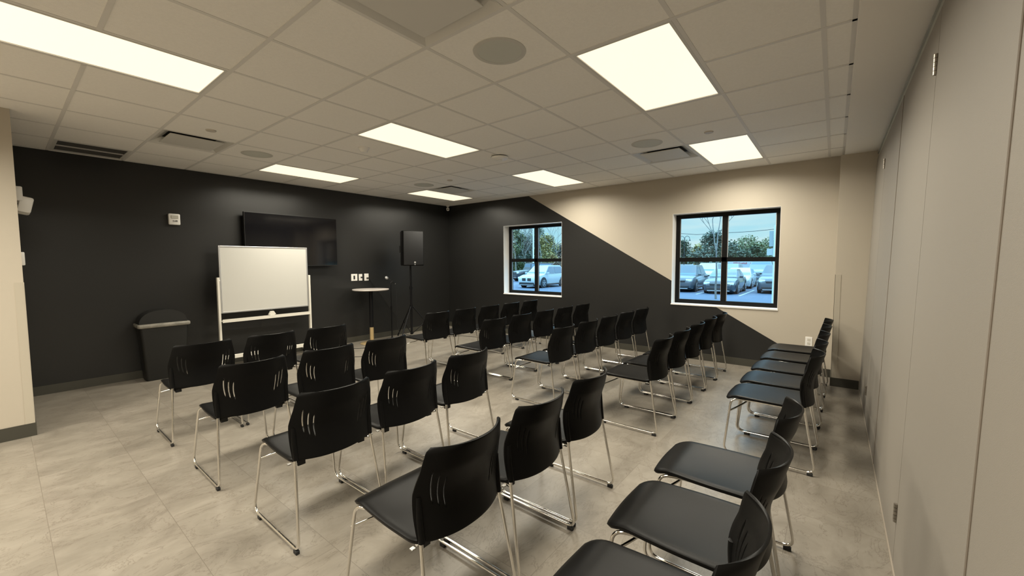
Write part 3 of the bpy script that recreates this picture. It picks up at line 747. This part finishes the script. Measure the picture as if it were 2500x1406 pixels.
structure(MB().box((XW+.25, -8, GZ), (XW+2.2, 12, GZ+.12)).build('footpath', M_kerb))

M_glasscar = mat('car_glass', (.10, .16, .22), .08, spec=.8)
M_tyre = mat('tyre', (.015, .015, .016), .8)
M_rim = mat('alloy', (.5, .52, .55), .3, metal=.8)
M_lamp = mat('headlamp', (.75, .82, .85), .12)
M_trimb = mat('dark_trim', (.02, .022, .026), .45)
M_plate = mat('number_plate', (.7, .72, .72), .5)
def car(label, loc, rz, paint, kind='suv', grille=None):
    """length along local -X (nose at -X), centred on the wheelbase"""
    t = thing('car', label, 'car', loc, rz, 'parked cars outside')
    P = {'suv': dict(L=4.6, W=1.86, belt=1.02, roof=1.68, hood=1.05, c0=-1.08, r0=-.28, r1=1.50, c1=2.12, wr=.36, gc=.22),
         'sedan': dict(L=4.75, W=1.82, belt=.93, roof=1.44, hood=.92, c0=-1.05, r0=-.25, r1=1.05, c1=1.75, wr=.33, gc=.18),
         'van': dict(L=5.0, W=1.98, belt=1.08, roof=1.78, hood=1.08, c0=-1.6, r0=-.75, r1=2.2, c1=2.42, wr=.35, gc=.2),
         'jeep': dict(L=4.3, W=1.86, belt=1.12, roof=1.84, hood=1.16, c0=-.75, r0=-.5, r1=2.0, c1=2.1, wr=.41, gc=.35),
         'truck': dict(L=5.6, W=2.02, belt=1.25, roof=1.92, hood=1.28, c0=-1.2, r0=-.6, r1=1.0, c1=1.3, wr=.42, gc=.35)}[kind]
    L, W = P['L']/2, P['W']/2; wb = 1.36 if kind != 'truck' else 1.8
    # lower body: lofted stations with rounded plan and tumblehome
    b = MB(); st = []
    xs = [-L, -L+.06, -L+.22, -L+.6, P['c0'], 0, P['c1'], L-.35, L-.08, L]
    tops = [P['hood']-.36, P['hood']-.26, P['hood']-.16, P['hood']-.07, P['belt']+.02, P['belt']+.02, P['belt']+.04, P['belt']+.02, P['belt']-.06, P['belt']-.3]
    bots = [P['gc']+.18, P['gc']+.06, P['gc'], P['gc'], P['gc'], P['gc'], P['gc'], P['gc']+.02, P['gc']+.1, P['gc']+.25]
    hws = [W*.76, W*.86, W*.94, W*.99, W, W, W, W*.98, W*.92, W*.84]
    for x, zt, zb, hw in zip(xs, tops, bots, hws):
        zm = zb+(zt-zb)*.55
        st.append([b.bm.verts.new(v) for v in ((x, -hw*.94, zb), (x, -hw, zm-.12), (x, -hw, zm+.1), (x, -hw*.93, zt-.05), (x, -hw*.80, zt), (x, 0, zt+.03), (x, hw*.80, zt), (x, hw*.93, zt-.05), (x, hw, zm+.1), (x, hw, zm-.12), (x, hw*.94, zb))])
    for A, B in zip(st[:-1], st[1:]):
        for i in range(len(A)): b.bm.faces.new((A[i], A[(i+1) % len(A)], B[(i+1) % len(A)], B[i]))
    b.bm.faces.new(st[0]); b.bm.faces.new(st[-1][::-1])
    b.build('car_body', paint, t, True, 35)
    # cabin
    zb, zr = P['belt'], P['roof']; b = MB(); n = []
    for (x, z, hw) in ((P['c0'], zb, W*.90), (P['r0'], zr-.03, W*.70), (P['r0']+.3, zr, W*.70), (P['r1'], zr-.02, W*.69), (P['c1'], zb, W*.86)):
        n.append([b.bm.verts.new((x, -hw, z)), b.bm.verts.new((x, -hw*.9, z+.015)), b.bm.verts.new((x, hw*.9, z+.015)), b.bm.verts.new((x, hw, z))])
    for A, B in zip(n[:-1], n[1:]):
        for i in range(3): b.bm.faces.new((A[i], A[i+1], B[i+1], B[i]))
    b.bm.faces.new([r_[0] for r_ in n]); b.bm.faces.new([r_[3] for r_ in n][::-1])
    b.build('cabin', paint, t, True, 25)
    # glass
    def lerp(a, c, k): return tuple(a[i]+(c[i]-a[i])*k for i in range(3))
    def panel(nm, A, B, C, D, off, m=M_glasscar, pa=t):
        nrm = (Vector(B)-Vector(A)).cross(Vector(D)-Vector(A)).normalized()
        cen = (Vector(A)+Vector(C))/2
        if nrm.dot(cen-Vector((.4, 0, 1.1))) < 0: nrm = -nrm
        pts = [Vector(p) for p in (A, B, C, D)]
        bb = MB(); bb.bm.faces.new([bb.bm.verts.new(p+nrm*off) for p in pts])
        r_ = bmesh.ops.extrude_face_region(bb.bm, geom=list(bb.bm.faces)); 
        for v in r_['geom']:
            if isinstance(v, bmesh.types.BMVert): v.co -= nrm*(off+.02)
        return bb.build(nm, m, pa)
    A = (P['c0']+.06, -W*.82, zb+.05); B = (P['c0']+.06, W*.82, zb+.05); C = (P['r0']-.06, W*.66, zr-.09); D = (P['r0']-.06, -W*.66, zr-.09)
    panel('windscreen', A, B, C, D, .012)
    A = (P['c1']-.04, -W*.80, zb+.07); B = (P['c1']-.04, W*.80, zb+.07); C = (P['r1']+.03, W*.62, zr-.1); D = (P['r1']+.03, -W*.62, zr-.1)
    panel('rear_window', A, B, C, D, .03)
    for s in (-1, 1):
        f = lambda x, z: (x, s*(W*.90+(W*.70-W*.90)*(z-zb)/(zr-zb))*1.0, z)
        k = .4*(P['r0']-P['c0']); segs = [(P['c0']+.22, P['r0']+.12, .35, .35), (.42, .42, P['r1']*.62, P['r1']*.62), ]
        A, B, C, D = f(P['c0']+.20, zb+.05), f(.33, zb+.05), f(.33, zr-.10), f(P['r0']+.02, zr-.10); panel('side_window', A, B, C, D, .014)
        xe_ = P['r1']+(P['c1']-P['r1'])*.35
        A, B, C, D = f(.42, zb+.05), f(P['c1']-.35, zb+.07), f(xe_-.25, zr-.12), f(.42, zr-.10); panel('side_window', A, B, C, D, .014)
        MB().box((P['c0']+.12, s*(W-.02), zb+.0), (P['c0']+.27, s*(W+.17), zb+.14), bevel=.03).build('wing_mirror', paint, t, True)
        hl = MB().box((-L+.03, s*W*.52-.0 if s > 0 else s*W*.88, P['hood']-.36), (-L+.32, s*W*.88 if s > 0 else s*W*.52, P['hood']-.22), bevel=.02).build('headlight', M_lamp, t, True)
        for x in (-wb, wb):
            w_ = MB().lathe([(0, -.11), (P['wr']*.7, -.11), (P['wr'], -.08), (P['wr'], .08), (P['wr']*.7, .11), (0, .11)], n=28, M=Matrix.Rotation(PI/2, 4, 'X')).build('wheel', M_tyre, t, True, 30, loc=(x, s*(W-.08), P['wr']))
            bb = MB()
            for q_ in range(5):
                Mr = Matrix.Rotation(q_*2*PI/5, 4, 'Y'); bb.box((-.035, s*.112-.01, 0), (.035, s*.112+.01, P['wr']*.66), M=Mr)
            bb.lathe([(P['wr']*.60, -.01), (P['wr']*.68, -.01), (P['wr']*.68, .01), (P['wr']*.60, .01)], c=(0, s*.112, 0), n=24, M=Matrix.Rotation(PI/2, 4, 'X'))
            bb.build('wheel_rim', M_rim, w_)
            MB().lathe([(0, -.015), (P['wr']+.07, -.015), (P['wr']+.07, .012), (0, .012)], n=28, M=Matrix.Rotation(PI/2, 4, 'X')).build('wheel_arch', M_trimb, t, False, loc=(x, s*(W-.012), P['wr']+.02))
    zt = P['hood']-.38
    if grille == 'twin':
        bb = MB()
        for s in (-1, 1): bb.box((-L-.02, s*.24-.17, zt-.14), (-L+.05, s*.24+.17, zt+.08), bevel=.03)
        bb.build('grille', M_trimb, t)
    elif grille == 'slots':
        bb = MB(); bb.box((-L-.02, -.6, zt-.15), (-L+.05, .6, zt+.16), bevel=.02); bb.build('grille', M_trimb, t)
    else:
        bb = MB(); bb.box((-L-.02, -.45, zt-.04), (-L+.05, .45, zt+.08), bevel=.02); bb.build('grille', M_trimb, t)
        MB().box((-L-.03, -.5, zt+.075), (-L+.04, .5, zt+.10)).build('grille_bar', M_rim, t)
    MB().box((-L-.01, -W*.72, P['gc']+.04), (-L+.2, W*.72, P['gc']+.22), bevel=.03).build('bumper_intake', M_trimb, t)
    MB().box((-L-.03, -W*.66, P['gc']+.0), (-L+.1, W*.66, P['gc']+.045), bevel=.01).build('bumper_strip', M_rim, t)
    MB().box((-wb-.3, -W*.99, P['gc']-.02), (wb+.3, W*.99, P['gc']+.08)).build('sill_trim', M_trimb, t)
    MB().box((-L+.3, -W*.8, P['gc']-.06), (L-.3, W*.8, P['gc']+.1)).build('underbody', M_trimb, t)
    return t
def paint(n, c): return mat(n, c, .25, coat=.6)
pw_, pg_, pd_, ps_, pb_ = paint('white_car_paint', (.38, .44, .47)), paint('grey_car_paint', (.065, .08, .10)), paint('dark_car_paint', (.035, .045, .06)), paint('silver_car_paint', (.18, .22, .25)), paint('black_car_paint', (.03, .035, .045))
car('white sport utility car with twin dark grilles, seen through the left window', (26.65, 17.95, GZ), 0.02, pw_, 'suv', 'twin')
car('black boxy off-road car behind the white one in the left window', (34.3, 24.4, GZ), math.radians(-28), pb_, 'jeep', 'slots')
car('grey sport utility car at the left of the right window', (28.9, 7.80, GZ), 0.03, pg_, 'suv')
car('dark sedan in the middle of the right window', (28.55, 5.35, GZ), 0.02, pd_, 'sedan')
car('white sedan behind the dark sedan, right window', (34.3, 5.45, GZ), 0.03, pw_, 'sedan')
car('dark grey sport utility car at the right of the right window', (30.3, 2.72, GZ), 0.02, pg_, 'suv')
car('white minivan behind the grey car and dark sedan', (39.6, 8.70, GZ), 0.05, pw_, 'van')
car('silver pickup truck rear in the right window', (41.0, 4.9, GZ), 0.03, ps_, 'truck')
car('dark red car far behind the grey car', (45.5, 12.2, GZ), PI/2, paint('red_car_paint', (.25, .05, .05)), 'sedan')
car('silver hatchback behind the white sedan', (46.5, 8.2, GZ), 0.0, ps_, 'suv')

# long white trailer with faded lettering strokes
t = thing('trailer', 'long low white trailer with red and dark lettering behind the parked cars', 'trailer', (62.5, 9.0, GZ))
MB().box((-1.0, -3.4, .45), (1.0, 3.2, 1.92), bevel=.1).build('trailer_body', mat('trailer_white', (.38, .44, .48), .5), t)
b = MB(); rn = random.Random(5)
for k in range(24):
    y = 1.6-k*.165
    if k in (10, 11, 18): continue
    b.box((-1.02, y-.055, 1.55+rn.uniform(-.03, .03)), (-1.0, y+.045, 1.74+rn.uniform(-.05, .06)))
b.build('lettering', mat('lettering_red', (.35, .08, .10), .6), t)
for y in (-2.4, 2.2): MB().cyl((-.95, y, .4), (-.7, y, .4), .4, n=20).build('wheel', M_tyre, t, True)
t = thing('site_fence', 'pale low fence across the far side of the lot, right window', 'fence', (62.5, 21.5, GZ))
MB().box((0, -5.5, .5), (.08, 8, .75)).build('fence_rail', M_stripe, t); MB().box((0, -5.5, 1.3), (.08, 8, 1.5)).build('fence_rail', M_stripe, t)
for k in range(7): MB().box((-.05, -5.5+2.2*k, 0), (.05, -5.38+2.2*k, 1.6)).build('fence_post', M_stripe, t)

# trees
M_bark = mat('pale_bark', (.17, .165, .155), .9, noise=.3, nscale=12)
M_barkd = mat('dark_bark', (.10, .09, .08), .9)
def leafmat(n, c): return mat(n, c, .8, noise=.35, nscale=.8)
LM = [leafmat('dark_green_leaves', (.075, .10, .06)), leafmat('olive_leaves', (.16, .18, .09)), leafmat('golden_leaves', (.30, .24, .09)), leafmat('grey_green_leaves', (.13, .155, .12)), leafmat('russet_leaves', (.18, .145, .125))]
def bare_tree(loc, hgt, label, seed, r0=.09, name='bare_tree', lean=0.0, depth=5, bark=None):
    rn = random.Random(seed); segs = []
    def grow(p, d, l, r, k):
        q = p; pts = [p]; n_ = 4
        for _ in range(n_):
            d = (d+Vector((rn.uniform(-.14, .14), rn.uniform(-.14, .14), rn.uniform(-.02, .08)))).normalized(); q = q+d*l/n_; pts.append(q)
        segs.append((pts, [r*(1-.4*i/n_) for i in range(n_+1)]))
        if k == 0: return
        for c in range(rn.choice((2, 3, 3))):
            a = rn.uniform(0, 2*PI); s_ = rn.uniform(.45, .85)
            nd = (d+Vector((math.cos(a), math.sin(a), .15))*s_).normalized()
            grow(pts[rn.choice((2, 3, 4))] if c else q, nd, l*rn.uniform(.62, .82), r*.58, k-1)
    grow(Vector((0, 0, 0)), Vector((lean, 0, 1)).normalized(), hgt*.34, r0, depth)
    b = MB()
    for pts, rs in segs: b.tube(pts, rs, n=5)
    return tag(b.build(name, bark or M_bark, None, True, loc=loc), label, 'tree', 'trees beyond the parking lot')
def leafy(loc, hgt, wid, m, label, seed, n=2600, ls=.16, name='leafy_tree', z0=.25, bark=None):
    rn = random.Random(seed); t = thing(name, label, 'tree', loc, rn.uniform(0, 6), 'trees beyond the parking lot')
    b = MB(); b.tube([(0, 0, 0), (.1, 0, hgt*.3), (0, .1, hgt*.75)], [wid*.035, wid*.028, wid*.008], n=7)
    for k in range(7):
        a = k*2.4; zz = hgt*(.3+.06*k); b.tube([(0.05, 0, zz), (math.cos(a)*wid*.2, math.sin(a)*wid*.2, zz+hgt*.12), (math.cos(a)*wid*.35, math.sin(a)*wid*.35, zz+hgt*.25)], [wid*.014, wid*.008, .01], n=5)
    b.build('trunk', bark or M_barkd, t, True)
    clumps = []
    for k in range(16):
        a = rn.uniform(0, 2*PI); h_ = rn.uniform(z0, .95); rad = wid*.5*math.sin(min(1, (1.02-h_)*1.7)*PI/2)*rn.uniform(.3, .85)
        clumps.append((Vector((math.cos(a)*rad, math.sin(a)*rad, hgt*h_)), wid*rn.uniform(.14, .24)))
    b = MB()
    for k in range(n):
        c, r_ = clumps[k % len(clumps)]
        d = Vector((rn.gauss(0, 1), rn.gauss(0, 1), rn.gauss(0, .8))).normalized()*r_*rn.uniform(.55, 1.05)
        p = c+d; M = Matrix.Rotation(rn.uniform(0, 6), 3, 'Z') @ Matrix.Rotation(rn.uniform(-1.2, 1.2), 3, 'X') @ Matrix.Rotation(rn.uniform(0, 6), 3, 'Z')
        s_ = ls*rn.uniform(.6, 1.3)
        b.bm.faces.new([b.bm.verts.new(p+M @ Vector(v)) for v in ((-s_, -s_*.5, 0), (s_, -s_*.4, 0), (s_*.8, s_*.5, 0), (-s_*.7, s_*.6, 0))])
    b.build('foliage', m, t)
    return t
# bare tree in the right window, close to the building
bare_tree((22.85, 4.72, GZ), 7.4, 'bare pale-barked young tree in front of the parked cars, right window', 12, .055, lean=-.03, depth=5)
TREES = [('dark green tree at the left edge of the right window', 69.1, 19.3, 5.0, 3.4, 0, 1500), ('golden autumn tree low in the right window', 75.2, 18.0, 4.2, 3.4, 2, 1500),
 ('tall grey-green tree behind the bare tree, right window', 67.7, 14.6, 5.9, 4.6, 3, 2600), ('grey-green tree just right of the middle mullion, right window', 73.9, 13.3, 5.0, 3.0, 3, 1500),
 ('olive green tree along the skyline of the right window', 87.3, 12.6, 5.2, 7.4, 1, 3000), ('low dark tree below the skyline, right window', 77.3, 12.0, 3.7, 4.4, 0, 1800),
 ('dark rounded tree next to the distant house', 81.0, 10.9, 4.1, 3.2, 0, 1600), ('olive tree behind the distant house', 111, 11.6, 6.6, 6.0, 1, 1500),
 ('golden green tree left of the tall one, right window', 84.0, 18.5, 4.8, 3.6, 1, 1500)]
for k, (lb, x, y, hg, wd, mi, n_) in enumerate(TREES): leafy((x, y, GZ), hg, wd*1.35, LM[mi], lb, 20+k, n=int(n_*1.9), ls=.17, z0=.12)
leafy((45.1, 4.0, GZ), 4.4, 1.5, LM[1], 'small sparse green tree at the right edge of the right window', 61, n=400, ls=.10, z0=.5)
TREES = [('olive tree at the left of the left window', 46.0, 35.6, 6.6, 3.2, 1, 2000), ('russet thinning tree in the left window', 53.5, 39.3, 6.8, 4.2, 4, 1600),
 ('golden yellow tree at the right of the left window', 48.0, 31.2, 5.6, 4.4, 2, 2400), ('tall olive tree in the middle of the left window', 57.7, 40.1, 7.8, 3.6, 1, 1600),
 ('grey-green tree low in the left window', 49.5, 38.0, 4.8, 2.6, 3, 1500), ('russet low tree behind the black car', 43.1, 26.3, 4.3, 2.4, 4, 1200),
 ('grey-green tree behind the lawn, left window', 50.5, 35.2, 4.2, 3.0, 3, 1500), ('dark tree between the trunks, left window', 60.0, 44.6, 6.0, 4.6, 0, 2000), ('dark green tree behind the white car, left window', 55.0, 34.8, 4.4, 4.2, 0, 1800)]
for k, (lb, x, y, hg, wd, mi, n_) in enumerate(TREES): leafy((x, y, GZ+.1), hg, wd*1.25, LM[mi], lb, 40+k, n=int(n_*1.7), ls=.13, z0=.12)
for k, (x, y, hg) in enumerate(((40.5, 31.5, 8.6), (41.5, 30.6, 8.8), (43.0, 29.0, 8.8), (47.0, 33.5, 10.0), (46.7, 29.6, 9.6))):
    bare_tree((x, y, GZ+.1), hg, ['bare tree with white trunk at the left of the left window', 'bare tree with white trunk beside the black car', 'bare tree reaching above the white car',
              'tall bare tree in the middle of the left window', 'tall bare tree at the right of the left window'][k], 70+k, .085, depth=5)
b = MB(); rn = random.Random(9)
for k in range(5000):
    x = rn.uniform(67, 71); y = rn.uniform(34, 70); z = rn.uniform(0, 3.2)*rn.uniform(.5, 1)
    p = Vector((x, y, GZ+.1+z)); M = Matrix.Rotation(rn.uniform(0, 6), 3, 'Z') @ Matrix.Rotation(rn.uniform(-1.2, 1.2), 3, 'X'); s_ = .3
    b.bm.faces.new([b.bm.verts.new(p+M @ Vector(v)) for v in ((-s_, -s_*.5, 0), (s_, -s_*.4, 0), (s_*.8, s_*.5, 0), (-s_*.7, s_*.6, 0))])
tag(b.build('hedge', LM[0]), 'dark undergrowth hedge behind the lawn', 'hedge', kind='stuff')
b = MB(); rn = random.Random(19)
for k in range(6000):
    x = rn.uniform(91, 95.5); y = rn.uniform(-2, 34); z = rn.uniform(0, 4.0)*rn.uniform(.5, 1)
    p = Vector((x, y, GZ+z)); M = Matrix.Rotation(rn.uniform(0, 6), 3, 'Z') @ Matrix.Rotation(rn.uniform(-1.2, 1.2), 3, 'X'); s_ = .35
    b.bm.faces.new([b.bm.verts.new(p+M @ Vector(v)) for v in ((-s_, -s_*.5, 0), (s_, -s_*.4, 0), (s_*.8, s_*.5, 0), (-s_*.7, s_*.6, 0))])
tag(b.build('hedge', LM[3]), 'grey-green hedge line behind the trailer', 'hedge', kind='stuff')
# distant house, utility line, posts
t = thing('house', 'distant white house with grey gabled roof in the right window', 'house', (101.5, 9.2, GZ))
MB().box((-3, -3.2, 0), (3, 2.2, 3.4)).build('house_wall', mat('house_siding', (.38, .42, .43), .8), t)
b = MB(); b.prism([(-3.9, 3.3), (2.9, 3.3), (-.5, 5.4)], lambda y, z: Vector((-3.3, y, z)), lambda y, z: Vector((3.3, y, z))); b.build('roof', mat('roof_shingle', (.26, .28, .30), .9), t)
MB().box((-3.04, .7, 2.2), (-3.0, 1.4, 3.0)).build('house_window', M_glasscar, t)
t = thing('sign_post', 'pale metal sign post with panel seen from behind, right window', 'sign', (21.8, 2.14, GZ))
MB().cyl((0, 0, 0), (0, 0, 3.55), .045, n=12).build('post', mat('sign_post_paint', (.6, .66, .7), .5), t, True)
b = MB(); b.box((.05, .06, 2.6), (.07, .22, 3.3)); b.box((.05, -.26, 2.6), (.07, -.06, 3.3)); b.build('sign_panel', mat('sign_back', (.30, .36, .38), .5), t)
MB().box((.06, -.26, 2.2), (.08, .30, 2.5)).build('lower_panel', mat('sign_lower', (.42, .47, .47), .6), t)
def wirecurve(pts, r, label):
    tag(MB().tube(pts, r, n=5).build('power_line', M_trimb), label, 'power line')
wirecurve([(64, 24, 6.2), (64, 16, 5.35), (64, 9, 5.45), (64, -4, 6.3)], .035, 'overhead power line across the sky in the right window')
t = thing('utility_pole', 'utility pole carrying the overhead line at its left end', 'pole', (64, 24.1, GZ))
MB().cyl((0, 0, 0), (0, 0, 6.9), .12, n=8).build('pole', M_barkd, t, True)
t = thing('utility_pole', 'utility pole carrying the overhead line at its right end', 'pole', (64, -4.1, GZ))
MB().cyl((0, 0, 0), (0, 0, 7.0), .12, n=8).build('pole', M_barkd, t, True)
t = thing('lamp_post', 'double curved lamp post far off at the left of the right window', 'lamp post', (60, 16.6, GZ))
b = MB(); b.cyl((0, 0, 0), (0, 0, 5.0), .05, n=8); b.build('post', M_trimb, t)
for s in (-1, 1):
    P = [(0, s*(.35-.35*math.cos(a)), 5.0+.45*math.sin(a)) for a in [k*PI/10 for k in range(11)]]
    MB().tube(P, .03, n=6).build('arm', M_trimb, t); MB().lathe([(.03, 0), (.16, -.22), (0, -.22)], n=12).build('lamp_shade', M_trimb, t, loc=(0, s*.7, 5.0))
t = thing('light_pole', 'white light pole behind the left window mullion', 'pole', (36.3, 25.75, GZ))
MB().cyl((0, 0, 0), (0, 0, 7), .07, n=10).build('pole', mat('pole_white', (.8, .84, .85), .5), t, True); MB().cyl((0, 0, 0), (0, 0, .8), .3, n=12).build('pole_footing', M_kerb, t)
